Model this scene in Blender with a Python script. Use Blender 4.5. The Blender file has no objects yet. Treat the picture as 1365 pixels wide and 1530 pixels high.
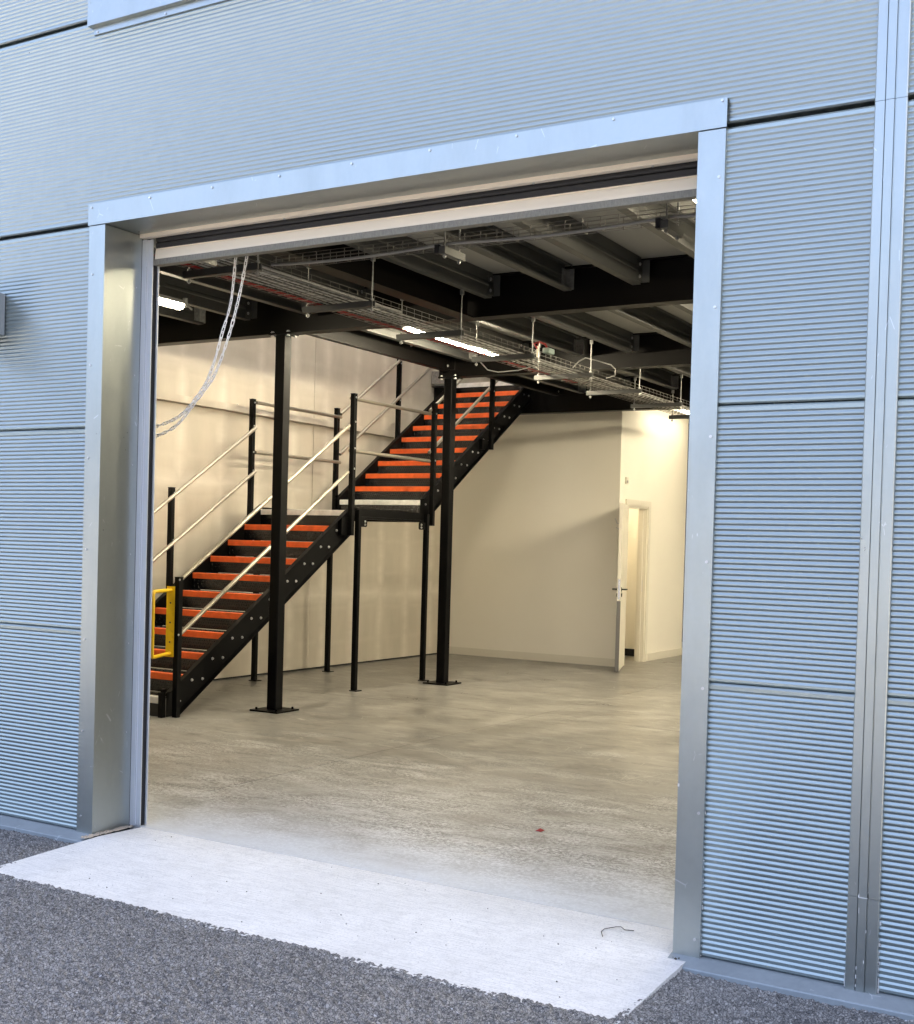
import bpy, math, random
import numpy as np
from mathutils import Vector, Matrix
random.seed(7); rng = np.random.default_rng(7)
scn = bpy.context.scene
COL = scn.collection

# ---------------------------------------------------------------- camera
cam_d = bpy.data.cameras.new('camera'); cam = bpy.data.objects.new('camera', cam_d); COL.objects.link(cam)
cr = Vector((0.85869972, 0.51173508, 0.0276043)); cu = Vector((-0.03398492, 0.00311611, 0.99941749)); cf = Vector((-0.51135097, 0.85913765, -0.02006708))
cam.matrix_world = Matrix(((cr.x, cu.x, -cf.x, 2.431), (cr.y, cu.y, -cf.y, -4.2797), (cr.z, cu.z, -cf.z, 1.4665), (0, 0, 0, 1)))
cam_d.sensor_fit = 'VERTICAL'; cam_d.sensor_height = 36; cam_d.sensor_width = 36
cam_d.lens = 1827.5 / 1530 * 36
cam_d.shift_x = (682.5 - 670.4) / 1530; cam_d.shift_y = (852.36 - 765) / 1530
cam_d.clip_start = 0.05; cam_d.clip_end = 1500
scn.camera = cam

# ---------------------------------------------------------------- daylight: the sun stands behind the building, the front is in open shade
SUN_EL, SUN_AZ = math.radians(38), math.radians(20)
world = bpy.data.worlds.new('World'); scn.world = world; world.use_nodes = True
wn = world.node_tree.nodes; wl = world.node_tree.links
bg = wn['Background']; sky = wn.new('ShaderNodeTexSky'); sky.sky_type = 'NISHITA'; sky.sun_disc = False
sky.sun_elevation = SUN_EL; sky.sun_rotation = SUN_AZ; sky.dust_density = 9.0; sky.air_density = .55; sky.ozone_density = .2
bg.inputs['Strength'].default_value = 0.15
wl.new(sky.outputs[0], bg.inputs[0])
sd = bpy.data.lights.new('sun', 'SUN'); sd.energy = 3.0; sd.angle = math.radians(0.5); sd.color = (1, .95, .88)
sun = bpy.data.objects.new('sun', sd); COL.objects.link(sun)
sdir = Vector((math.sin(SUN_AZ) * math.cos(SUN_EL), math.cos(SUN_AZ) * math.cos(SUN_EL), math.sin(SUN_EL)))
sun.rotation_euler = sdir.to_track_quat('Z', 'Y').to_euler(); sun.location = sdir * 40
vs = scn.view_settings; vs.view_transform = 'Standard'; vs.look = 'None'; vs.gamma = 1; vs.use_curve_mapping = False
vs.exposure = 3.2
scn.cycles.use_denoising = True
scn.cycles.max_bounces = 8; scn.cycles.diffuse_bounces = 5; scn.cycles.glossy_bounces = 4; scn.cycles.transmission_bounces = 4
scn.cycles.sample_clamp_indirect = 6; scn.cycles.caustics_reflective = False; scn.cycles.caustics_refractive = False

# ---------------------------------------------------------------- materials
def mat(name, col=(.5, .5, .5), rough=.5, metal=0., spec=.5):
    m = bpy.data.materials.new(name); m.use_nodes = True
    b = m.node_tree.nodes['Principled BSDF']
    b.inputs['Base Color'].default_value = (*col, 1); b.inputs['Roughness'].default_value = rough
    b.inputs['Metallic'].default_value = metal; b.inputs['Specular IOR Level'].default_value = spec
    return m
class NT:
    def __init__(s, m): s.m = m; s.n = m.node_tree.nodes; s.l = m.node_tree.links; s.b = s.n['Principled BSDF']
    def coord(s, scale=(1, 1, 1), rot=(0, 0, 0), kind='pos'):
        if kind == 'pos': o = s.n.new('ShaderNodeNewGeometry').outputs['Position']
        else: o = s.n.new('ShaderNodeTexCoord').outputs['Object']
        mp = s.n.new('ShaderNodeMapping'); mp.inputs['Scale'].default_value = scale; mp.inputs['Rotation'].default_value = rot
        s.l.new(o, mp.inputs[0]); return mp.outputs[0]
    def noise(s, v, scale=5, detail=4, rough=.55, dist=0., out=0):
        t = s.n.new('ShaderNodeTexNoise'); t.inputs['Scale'].default_value = scale; t.inputs['Detail'].default_value = detail
        t.inputs['Roughness'].default_value = rough; t.inputs['Distortion'].default_value = dist; s.l.new(v, t.inputs[0]); return t.outputs[out]
    def voro(s, v, scale=5, feat='F1', out='Distance', rnd=1.):
        t = s.n.new('ShaderNodeTexVoronoi'); t.feature = feat; t.inputs['Scale'].default_value = scale; t.inputs['Randomness'].default_value = rnd
        s.l.new(v, t.inputs[0]); return t.outputs[out]
    def ramp(s, f, pts):
        r = s.n.new('ShaderNodeValToRGB'); e = r.color_ramp.elements
        while len(e) < len(pts): e.new(.5)
        for i, (p, c) in enumerate(pts):
            e[i].position = p; e[i].color = (c, c, c, 1) if isinstance(c, (int, float)) else (*c, 1)
        s.l.new(f, r.inputs[0]); return r.outputs[0]
    def mix(s, f, a, b, mode='MIX'):
        x = s.n.new('ShaderNodeMix'); x.data_type = 'RGBA'; x.blend_type = mode
        for i, v in ((0, f), (6, a), (7, b)):
            if isinstance(v, (int, float)): x.inputs[i].default_value = v if i == 0 else (v, v, v, 1)
            elif isinstance(v, tuple): x.inputs[i].default_value = (*v, 1)
            else: s.l.new(v, x.inputs[i])
        return x.outputs[2]
    def math(s, op, a, b=0.):
        x = s.n.new('ShaderNodeMath'); x.operation = op
        for i, v in ((0, a), (1, b)):
            if isinstance(v, (int, float)): x.inputs[i].default_value = v
            else: s.l.new(v, x.inputs[i])
        return x.outputs[0]
    def bump(s, h, strength=.3, dist=.01, normal=None):
        x = s.n.new('ShaderNodeBump'); x.inputs['Strength'].default_value = strength; x.inputs['Distance'].default_value = dist
        s.l.new(h, x.inputs['Height'])
        if normal: s.l.new(normal, x.inputs['Normal'])
        return x.outputs[0]
    def col(s, c): s.l.new(c, s.b.inputs['Base Color']); return s
    def rough(s, r): s.l.new(r, s.b.inputs['Roughness']); return s
    def nrm(s, r): s.l.new(r, s.b.inputs['Normal']); return s

M = {}
# silver grey coated cladding
def cladding(name, c, rough, metal, mott=.06, bmp=.03):
    m = mat(name, c, rough, metal); t = NT(m); p = t.coord()
    n1 = t.noise(p, 1.1, 3); n2 = t.noise(p, 45, 3); n3 = t.noise(t.coord((1, 1, .12)), 9, 4)
    f = t.mix(.4, t.mix(.5, n1, n3), n2)
    t.col(t.mix(f, tuple(x * (1 - mott) for x in c), tuple(x * (1 + mott) for x in c)))
    if mott > .05:
        vo = t.n.new('ShaderNodeTexVoronoi'); vo.feature = 'DISTANCE_TO_EDGE'; vo.inputs['Scale'].default_value = 9; t.l.new(t.coord((1, 1, .5), (.3, .8, .4)), vo.inputs[0])
        sc_ = t.math('MULTIPLY', t.ramp(vo.outputs[0], [(0., 1.), (.012, 0.)]), t.ramp(t.noise(p, 13, 2), [(.62, 0.), (.66, 1.)]))
        dirt = t.ramp(t.noise(t.coord((1, 1, .3)), 5, 5, .65), [(.45, 0.), (.8, .5)])
        t.col(t.mix(sc_, t.mix(dirt, t.b.inputs['Base Color'].links[0].from_socket, tuple(x * .72 for x in c)), (.62, .64, .66)))
    t.rough(t.ramp(f, [(.3, rough - .05), (.7, rough + .07)]))
    if bmp: t.nrm(t.bump(n2, bmp, .002))
    return m
M['clad'] = cladding('silver_cladding', (.335, .385, .38), .31, .84, .04, 0)
M['trim'] = cladding('silver_flashing', (.40, .43, .415), .31, .9, .10, .006)
M['sill'] = cladding('weathered_flashing', (.30, .335, .35), .55, .35, .30, .2)
M['darkgap'] = mat('joint_gasket', (.012, .012, .014), .8)
M['core'] = mat('wall_core', (.12, .12, .12), .9)
m = mat('galvanised_steel', (.42, .43, .42), .42, .75); t = NT(m); p = t.coord()
v = t.voro(p, 60, out='Color'); sv = t.n.new('ShaderNodeSeparateXYZ'); t.l.new(v, sv.inputs[0]); t.col(t.mix(t.mix(.5, t.noise(p, 25, 3), sv.outputs[0]), (.25, .255, .25), (.46, .46, .45))); t.rough(t.ramp(t.noise(p, 12, 3), [(.3, .36), (.7, .55)])); M['galv'] = m
M['galvbar'] = mat('dull_galvanised_bar', (.2, .19, .165), .6, .3)
t = NT(M['galvbar']); p = t.coord(); t.col(t.mix(t.noise(t.coord((1, 1, .4)), 130, 5, .75), (.10, .095, .08), (.34, .33, .28)))
m = mat('galvanised_joist', (.2, .2, .195), .5, .6); t = NT(m); p = t.coord((1, .25, 1)); t.col(t.mix(t.noise(p, 6, 4), (.085, .09, .09), (.15, .15, .145))); M['joist'] = m
M['guide'] = mat('bright_zinc_guide', (.62, .65, .68), .4, .35)
m = mat('galvanised_rail', (.36, .33, .27), .4, .75); t = NT(m); M['rail'] = m
M['zinc'] = mat('zinc_bolt', (.6, .6, .6), .35, .9)
m = mat('black_powder_coat', (.0018, .0018, .002), .40, 0, .13); t = NT(m); p = t.coord(); t.rough(t.ramp(t.noise(p, 8, 4), [(.3, .33), (.7, .5)])); t.nrm(t.bump(t.noise(p, 260, 2), .05, .001)); M['black'] = m
m = mat('black_beam_paint', (.0035, .0028, .0025), .45, 0, .2); M['beam'] = m
# tear-drop chequer plate
m = mat('black_chequer_plate', (.004, .004, .0045), .27, 0, .7); t = NT(m)
t.nrm(t.bump(t.noise(t.coord(), 180, 2), .08, .001)); M['plate'] = m
def nosing(name, c):
    m = mat(name, c, .65); t = NT(m); p = t.coord()
    w = t.n.new('ShaderNodeTexWave'); w.inputs['Scale'].default_value = 14; w.inputs['Distortion'].default_value = 0; w.bands_direction = 'DIAGONAL'; t.l.new(p, w.inputs[0])
    n = t.noise(p, 12, 4); t.col(t.mix(t.ramp(n, [(.35, 0.), (.8, 1.)]), c, tuple(x * .7 for x in c)))
    t.nrm(t.bump(t.mix(.5, w.outputs[0], t.noise(p, 400, 2)), .35, .003)); return m
M['orange'] = nosing('orange_grit_nosing', (.92, .15, .025)); M['white'] = nosing('white_grit_nosing', (.84, .82, .77))
m = mat('yellow_paint', (.82, .52, .01), .4); t = NT(m); t.col(t.mix(t.ramp(t.noise(t.coord(), 30, 4), [(.55, 0.), (.7, 1.)]), (.82, .52, .01), (.7, .42, .01))); M['yellow'] = m
# painted / taped plasterboard
m = mat('taped_plasterboard', (.62, .56, .46), .6); t = NT(m); p = t.coord()
sx = t.n.new('ShaderNodeSeparateXYZ'); t.l.new(p, sx.inputs[0])
def band(src, period, width, off=0.):
    w = t.math('ADD', src, t.math('MULTIPLY', t.math('SUBTRACT', t.noise(p, 1.7, 3), .5), .10))
    q = t.math('PINGPONG', t.math('ADD', w, off), period / 2)
    return t.ramp(t.math('DIVIDE', q, period / 2), [(0., 1.), (width / period * 2, 0.)])
bv = band(sx.outputs[1], .6, .11); bh = band(sx.outputs[2], 1.2, .13, .35); bh2 = band(sx.outputs[2], .4, .05, .1)
sm = t.noise(t.coord((1, .7, 3.)), 2.2, 5, .6)
msk = t.math('MULTIPLY', t.math('MAXIMUM', t.math('MAXIMUM', bv, bh), t.math('MULTIPLY', bh2, .25)), t.ramp(sm, [(.3, .25), (.65, 1.)]))
stc = t.mix(t.ramp(t.noise(t.coord((1, 1, .35)), 3.3, 5), [(.35, 0.), (.75, 1.)]), (.44, .395, .32), (.52, .47, .385))
t.col(t.mix(t.math('MULTIPLY', msk, .7), stc, (.68, .63, .54))); t.rough(t.ramp(sm, [(.3, .5), (.7, .7)])); t.nrm(t.bump(msk, .15, .004)); M['tape'] = m
m = mat('painted_wall', (.66, .61, .52), .6); t = NT(m); p = t.coord(); t.col(t.mix(t.noise(p, 1.2, 4), (.79, .75, .66), (.85, .81, .72))); t.nrm(t.bump(t.noise(p, 90, 3), .04, .002)); M['paint'] = m
M['gloss'] = mat('white_gloss', (.7, .66, .57), .35)
M['deck'] = mat('deck_underside', (.36, .36, .34), .7)
M['steelplate'] = mat('stainless_plate', (.7, .68, .64), .25, .9)
M['liner'] = mat('liner_sheet', (.10, .105, .11), .6); M['kick'] = mat('brushed_kick_plate', (.22, .2, .17), .35, .7); M['handle'] = mat('dark_chrome', (.08, .08, .08), .2, .9); M['dark'] = mat('dark_paint', (.03, .025, .022), .6)
m = mat('door_lath', (.022, .022, .023), .5, .1); M['lath'] = m
m = mat('door_bottom_rail', (.86, .78, .64), .4, 0); M['railwhite'] = m
# floor: power floated concrete, dusty and scuffed near the door; sky light painted along the threshold
m = mat('floated_concrete', (.3, .28, .25), .4); t = NT(m); p = t.coord()
big = t.noise(p, .5, 5, .6, .3); mid = t.noise(p, 2.2, 6, .62, .5); st = t.noise(t.coord((.8, 2.0, 1), (0, 0, .5)), 4.0, 7, .7, .6); fine = t.noise(p, 42, 6, .75); vf = t.noise(t.coord((1, 1.6, 1)), 95, 4, .7)
base = t.mix(t.ramp(t.mix(.5, big, mid), [(.40, 0.), (.58, 1.)]), (.11, .106, .098), (.245, .236, .217))
base = t.mix(t.math('MULTIPLY', t.ramp(st, [(.52, 0.), (.70, 1.)]), .75), base, (.33, .32, .30))
base = t.mix(t.math('MULTIPLY', t.ramp(t.noise(t.coord((.7, 1.6, 1), (0, 0, -.3)), 5.5, 6, .7, .4), [(.52, 0.), (.68, 1.)]), .7), base, (.072, .068, .062))
sy = t.n.new('ShaderNodeSeparateXYZ'); t.l.new(p, sy.inputs[0])
pat = t.mix(.5, t.noise(t.coord((.7, 1.5, 1), (0, 0, .25)), 1.7, 5, .6, .5), mid)
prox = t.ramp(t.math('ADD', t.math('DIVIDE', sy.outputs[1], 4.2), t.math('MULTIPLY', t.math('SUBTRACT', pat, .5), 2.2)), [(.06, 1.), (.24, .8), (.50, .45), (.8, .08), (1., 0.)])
spk = t.ramp(t.mix(.5, fine, vf), [(.48, 0.), (.56, 1.)])
sc2 = t.ramp(t.mix(.45, st, fine), [(.44, 0.), (.58, 1.)])
base = t.mix(t.math('MULTIPLY', sc2, prox), base, (.44, .45, .45))
base = t.mix(t.math('MULTIPLY', t.math('MULTIPLY', spk, prox), t.ramp(t.noise(t.coord((.6, 1.5, 1), (0, 0, .1)), 2.6, 5, .65, .5), [(.38, .25), (.6, 1.)])), base, (.68, .69, .69))
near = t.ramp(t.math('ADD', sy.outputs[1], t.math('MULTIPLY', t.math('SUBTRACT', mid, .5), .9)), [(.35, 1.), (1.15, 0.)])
base = t.mix(t.math('MULTIPLY', near, .75), base, (.62, .66, .69))  # bluish-white band at the threshold: daylight mixed into the floor colour
scr = t.n.new('ShaderNodeTexVoronoi'); scr.feature = 'DISTANCE_TO_EDGE'; scr.inputs['Scale'].default_value = 2.2; t.l.new(t.mix(.05, t.coord((1, .45, 1), (0, 0, .9)), t.noise(p, 1.2, 2, out=1), 'ADD'), scr.inputs[0])
s1 = t.math('MULTIPLY', t.ramp(scr.outputs[0], [(0., 1.), (.005, 0.)]), t.ramp(t.noise(p, 3.1, 3), [(.54, 0.), (.62, 1.)]))
base = t.mix(t.math('MULTIPLY', s1, .55), base, (.55, .54, .5))
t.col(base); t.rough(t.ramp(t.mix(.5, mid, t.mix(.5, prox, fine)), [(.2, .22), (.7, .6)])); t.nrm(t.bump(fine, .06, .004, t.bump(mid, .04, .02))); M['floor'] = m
# brushed concrete ramp
m = mat('brushed_concrete', (.5, .5, .5), .85, 0, .3); t = NT(m); p = t.coord()
gr = t.noise(t.coord((5, 190, 1), (0, 0, .012)), 1., 5, .75, .6); sp = t.noise(p, 120, 4, .7); bl = t.noise(p, 2.2, 5, .6)
pit = t.math('MULTIPLY', t.ramp(t.voro(p, 26), [(.05, 1.), (.085, 0.)]), t.ramp(t.noise(p, 9, 2), [(.52, 0.), (.6, 1.)]))
c = t.mix(t.ramp(bl, [(.3, 0.), (.7, 1.)]), (.70, .69, .65), (.82, .81, .765)); c = t.mix(t.math('MULTIPLY', t.ramp(gr, [(.50, 0.), (.60, 1.)]), .55), c, (.50, .50, .475))
c = t.mix(t.math('MULTIPLY', t.ramp(sp, [(.52, 0.), (.62, 1.)]), .5), c, (.45, .45, .44)); c = t.mix(t.math('MULTIPLY', t.ramp(t.noise(p, 14, 5, .7), [(.5, 0.), (.75, 1.)]), .35), c, (.45, .44, .40)); c = t.mix(pit, c, (.12, .12, .12))
t.col(c); t.nrm(t.bump(t.mix(.3, gr, sp), .5, .004)); M['ramp'] = m
# asphalt
m = mat('asphalt', (.05, .05, .053), .75, 0, .4); t = NT(m); p = t.coord()
pd = t.mix(.012, t.coord((1, 1, .4)), t.noise(p, 60, 2, out=1), 'ADD')
ch = t.voro(pd, 95, out='Color'); ed = t.voro(pd, 95, 'DISTANCE_TO_EDGE', 'Distance'); big = t.noise(p, 1.3, 5, .6); br = t.n.new('ShaderNodeSeparateXYZ'); t.l.new(ch, br.inputs[0])
c = t.mix(t.ramp(br.outputs[0], [(.05, 0.), (.95, 1.)]), (.10, .10, .10), (.31, .30, .28))
c = t.mix(t.math('MULTIPLY', t.ramp(t.noise(t.coord((1, 2.2, 1)), 20, 4, .7), [(.48, 0.), (.66, 1.)]), .5), c, (.40, .39, .365))
c = t.mix(t.math('MULTIPLY', t.ramp(big, [(.42, 0.), (.68, 1.)]), .4), c, (.37, .36, .335))
c = t.mix(t.ramp(br.outputs[1], [(.996, 0.), (.997, 1.)]), c, (.5, .5, .5))
c = t.mix(t.math('MULTIPLY', t.ramp(ed, [(.02, 1.), (.13, 0.)]), .9), c, (.022, .022, .023))
c = t.mix(t.math('MULTIPLY', t.ramp(t.noise(p, 28, 4, .7), [(.5, 0.), (.68, 1.)]), .6), c, (.05, .05, .05))
t.col(c); t.rough(t.ramp(br.outputs[2], [(0., .55), (1., .9)])); t.nrm(t.bump(t.noise(p, 320, 3), .5, .003)); M['asphalt'] = m
M['wire'] = mat('zinc_wire', (.22, .21, .19), .5, .5); M['cable_white'] = mat('white_cable', (.34, .34, .33), .5); M['cable_red'] = mat('red_cable', (.35, .01, .012), .5)
M['chain'] = mat('chain_zinc', (.9, .9, .9), .4, .2)
m = mat('batten_diffuser', (1, 1, 1), .5); b = m.node_tree.nodes['Principled BSDF']; b.inputs['Emission Color'].default_value = (1, .87, .62, 1); b.inputs['Emission Strength'].default_value = 24; M['lamp'] = m
m = m.copy(); m.name = 'batten_diffuser_dim'; m.node_tree.nodes['Principled BSDF'].inputs['Emission Strength'].default_value = 3.5; M['lamp_dim'] = m
m = m.copy(); m.name = 'batten_diffuser_mid'; m.node_tree.nodes['Principled BSDF'].inputs['Emission Strength'].default_value = 8; M['lamp_mid'] = m
m = m.copy(); m.name = 'batten_fill_bright'; m.node_tree.nodes['Principled BSDF'].inputs['Emission Strength'].default_value = 44; M['lamp_fill'] = m  # only for the unseen fill lights added in the third bay
m = m.copy(); m.name = 'batten_diffuser_front'; m.node_tree.nodes['Principled BSDF'].inputs['Emission Strength'].default_value = 11; M['lamp_front'] = m
M['batten'] = mat('batten_body', (.6, .6, .58), .5)
m = mat('roof_sheet', (.3, .32, .34), .6); M['roof'] = m
m = bpy.data.materials.new('rooflight_sheet'); m.use_nodes = True; n = m.node_tree.nodes; b = n['Principled BSDF']; tr = n.new('ShaderNodeBsdfTranslucent'); tr.inputs[0].default_value = (.62, .62, .6, 1)
m.node_tree.links.new(tr.outputs[0], n['Material Output'].inputs[0]); M['rooflight'] = m
m = mat('window_glass', (.05, .07, .09), .06, 0, 1.); M['glass'] = m
M['teal'] = mat('pale_green_plastic', (.25, .33, .3), .5)
M['stone'] = mat('loose_stone', (.16, .15, .15), .8); M['twig'] = mat('dry_twig', (.06, .05, .04), .9); M['redbit'] = mat('red_scrap', (.4, .03, .03), .6)

# ---------------------------------------------------------------- mesh tools
class MB:
    def __init__(s): s.v = []; s.f = []; s.sm = []
    def add(s, vs, fs, smooth=False):
        o = len(s.v); s.v += [tuple(x) for x in vs]; s.f += [tuple(i + o for i in f) for f in fs]; s.sm += [smooth] * len(fs); return s
    def box(s, x0, x1, y0, y1, z0, z1):
        return s.add([(x0, y0, z0), (x1, y0, z0), (x1, y1, z0), (x0, y1, z0), (x0, y0, z1), (x1, y0, z1), (x1, y1, z1), (x0, y1, z1)],
                     [(0, 3, 2, 1), (4, 5, 6, 7), (0, 1, 5, 4), (1, 2, 6, 5), (2, 3, 7, 6), (3, 0, 4, 7)])
    def cbox(s, x, y, z, a, b, c): return s.box(x - a / 2, x + a / 2, y - b / 2, y + b / 2, z - c / 2, z + c / 2)
    def tube(s, p, q, r, n=8, cap=True, r2=None):
        p, q = Vector(p), Vector(q); d = (q - p).normalized(); a = d.orthogonal().normalized(); b = d.cross(a); r2 = r if r2 is None else r2; vs = []
        for c, rr in ((p, r), (q, r2)):
            for i in range(n):
                t = 2 * math.pi * i / n; vs.append(c + a * math.cos(t) * rr + b * math.sin(t) * rr)
        s.add(vs, [(i, (i + 1) % n, n + (i + 1) % n, n + i) for i in range(n)], True)
        if cap: s.add(vs, [tuple(range(n - 1, -1, -1)), tuple(range(n, 2 * n))])
        return s
    def path(s, pts, r, n=8, closed=False):
        pts = [Vector(p) for p in pts]; k = len(pts); vs = []; up = None
        for i, p in enumerate(pts):
            a0 = pts[i - 1] if (i > 0 or closed) else p; a1 = pts[(i + 1) % k] if (i < k - 1 or closed) else p
            d = (a1 - a0).normalized()
            if up is None: up = d.orthogonal().normalized()
            up = (up - d * up.dot(d)).normalized(); b = d.cross(up)
            for j in range(n):
                t = 2 * math.pi * j / n; vs.append(p + up * math.cos(t) * r + b * math.sin(t) * r)
        fs = []
        for i in range(k if closed else k - 1):
            i2 = (i + 1) % k
            for j in range(n): fs.append((i * n + j, i * n + (j + 1) % n, i2 * n + (j + 1) % n, i2 * n + j))
        s.add(vs, fs, True)
        if not closed: s.add(vs, [tuple(range(n - 1, -1, -1)), tuple(range((k - 1) * n, k * n))])
        return s
    def prism(s, prof, axis, a, b):
        """closed 2-D profile run along an axis from a to b"""
        n = len(prof)
        def P(u, v, w): return {0: (w, u, v), 1: (u, w, v), 2: (u, v, w)}[axis]
        vs = [P(u, v, a) for u, v in prof] + [P(u, v, b) for u, v in prof]
        return s.add(vs, [(i, (i + 1) % n, n + (i + 1) % n, n + i) for i in range(n)] + [tuple(range(n - 1, -1, -1)), tuple(range(n, 2 * n))])
    def build(s, name, m, parent=None, kind=None, label=None, bevel=0):
        me = bpy.data.meshes.new(name); me.from_pydata(s.v, [], s.f)
        me.polygons.foreach_set('use_smooth', s.sm); me.materials.append(M[m] if isinstance(m, str) else m); me.update()
        import bmesh
        bm = bmesh.new(); bm.from_mesh(me); bmesh.ops.recalc_face_normals(bm, faces=bm.faces); bm.to_mesh(me); bm.free()
        o = bpy.data.objects.new(name, me); COL.objects.link(o)
        if parent: o.parent = parent; o.location = -wloc(parent)
        if bevel:
            md = o.modifiers.new('bevel', 'BEVEL'); md.width = bevel; md.segments = 1; md.limit_method = 'ANGLE'
        if kind: o['kind'] = kind
        if label: o['label'] = label
        return o
def wloc(o):
    v = Vector(o.location)
    while o.parent: o = o.parent; v = v + Vector(o.location)
    return v
def thing(name, label, cat, loc=(0, 0, 0), group=None):
    o = bpy.data.objects.new(name, None); COL.objects.link(o); o.location = loc; o.empty_display_size = .1
    o['label'] = label; o['category'] = cat
    if group: o['group'] = group
    return o
def tag(o, label, cat, group=None):
    o['label'] = label; o['category'] = cat
    if group: o['group'] = group
    return o
def copy_part(o, parent, off):
    c = o.copy(); COL.objects.link(c); c.parent = parent; c.location = Vector(o.location) + Vector(off); return c

# ================================================================ THE GROUND
g = MB(); g.box(-700, 700, -700, 700, -.3, -.075); g.build('ground', 'asphalt', kind='structure')
# coarse asphalt near the facade: real relief, chips about 9 mm
RX0, RX1, RY0 = -2.05, .925, -.66     # edges of the concrete ramp
def asphalt_patch():
    x0, x1, y0, y1, s = -3.6, 2.5, -2.5, -.05, .0045
    nx, ny = int((x1 - x0) / s), int((y1 - y0) / s)
    X, Y = np.meshgrid(np.linspace(x0, x1, nx), np.linspace(y0, y1, ny))
    cell = .0115; gx, gy = int((x1 - x0) / cell) + 6, int((y1 - y0) / cell) + 6
    jx, jy, hh = rng.random((gy, gx)), rng.random((gy, gx)), rng.random((gy, gx))
    cx, cy = ((X - x0) / cell).astype(int) + 2, ((Y - y0) / cell).astype(int) + 2
    fx, fy = (X - x0) / cell + 2, (Y - y0) / cell + 2; Z = np.full(X.shape, -1.)
    for dx in (-1, 0, 1):
        for dy in (-1, 0, 1):
            a, b = cy + dy, cx + dx
            d2 = (b + jx[a, b] - fx) ** 2 + (a + jy[a, b] - fy) ** 2
            Z = np.maximum(Z, hh[a, b] * .9 + .35 - d2 * 1.5)
    def vn(sc, seed):
        r = np.random.default_rng(seed).random((int((y1 - y0) / sc) + 3, int((x1 - x0) / sc) + 3)); u, v = (X - x0) / sc, (Y - y0) / sc
        i, j = u.astype(int), v.astype(int); a, b = u - i, v - j; a = a * a * (3 - 2 * a); b = b * b * (3 - 2 * b)
        return (r[j, i] * (1 - a) + r[j, i + 1] * a) * (1 - b) + (r[j + 1, i] * (1 - a) + r[j + 1, i + 1] * a) * b
    low = vn(.22, 3) - .5; mid = vn(.03, 5) - .5; rag = (vn(.02, 8) - .5) * .009 + (vn(.07, 9) - .5) * .010 + (vn(.35, 10) - .5) * .018
    Z = -.041 + np.clip(Z, -.35, 1.2) * .0080 + mid * .004 + low * .006
    d = np.maximum(np.maximum(RX0 - X, X - RX1), RY0 - Y)      # >0 outside the ramp
    k = np.clip((d - rag + .004) / .007, 0, 1); Z = Z + .006 * np.exp(-((d - .02) / .03) ** 2)
    Z = Z * k + (1 - k) * -.07
    co = np.stack([X, Y, Z], -1).reshape(-1, 3).astype(np.float32)
    idx = np.arange(nx * ny).reshape(ny, nx); q = np.stack([idx[:-1, :-1], idx[:-1, 1:], idx[1:, 1:], idx[1:, :-1]], -1)
    keep = ((k[:-1, :-1] + k[1:, 1:] + k[1:, :-1] + k[:-1, 1:]) > 0).reshape(-1); q = q.reshape(-1, 4)[keep]
    me = bpy.data.meshes.new('asphalt_surface'); me.vertices.add(len(co)); me.vertices.foreach_set('co', co.ravel())
    me.loops.add(q.size); me.loops.foreach_set('vertex_index', q.ravel().astype(np.int32))
    me.polygons.add(len(q)); me.polygons.foreach_set('loop_start', np.arange(0, q.size, 4, dtype=np.int32)); me.polygons.foreach_set('loop_total', np.full(len(q), 4, dtype=np.int32))
    me.update(calc_edges=True); me.materials.append(M['asphalt']); me.polygons.foreach_set('use_smooth', np.ones(len(q), bool))
    o = bpy.data.objects.new('asphalt_surface', me); COL.objects.link(o); o['kind'] = 'structure'
asphalt_patch()
# the yard beyond the near patch, as high as the patch
g = MB()
for b in ((-60, 60, -60, -2.5), (-60, -3.6, -2.5, 0), (2.5, 60, -2.5, 0)): g.box(b[0], b[1], b[2], b[3], -.2, -.04)
g.build('yard', 'asphalt', kind='structure')
g = MB(); zf = -.034
g.add([(RX0 - .03, RY0 - .03, zf), (RX1 + .03, RY0 - .03, zf), (RX1 + .03, .0, -.008), (RX1 - .03, .243, 0), (-2.03, .243, 0), (RX0 - .03, 0, -.008),
       (RX0 - .03, RY0 - .03, -.2), (RX1 + .03, RY0 - .03, -.2), (RX1 + .03, 0, -.2), (RX1 - .03, .243, -.2), (-2.03, .243, -.2), (RX0 - .03, 0, -.2)],
      [(0, 1, 2, 5), (5, 2, 3, 4), (0, 6, 7, 1), (1, 7, 8, 2), (2, 8, 9, 3), (3, 9, 10, 4), (4, 10, 11, 5), (5, 11, 6, 0), (6, 11, 8, 7), (11, 10, 9, 8)])
g.build('ramp', 'ramp', kind='structure')
g = MB(); g.box(-8.5, 5, .247, 15.5, -.2, -.0022); flo = g.build('floor', mat('joint_dust', (.34, .33, .31), .9), kind='structure')
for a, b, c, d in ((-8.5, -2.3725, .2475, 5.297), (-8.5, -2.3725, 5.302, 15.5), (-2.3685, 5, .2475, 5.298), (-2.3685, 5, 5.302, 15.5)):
    g = MB(); g.box(a, b, c, d, -.0021, 0); g.build('slab', 'floor', flo)

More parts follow.
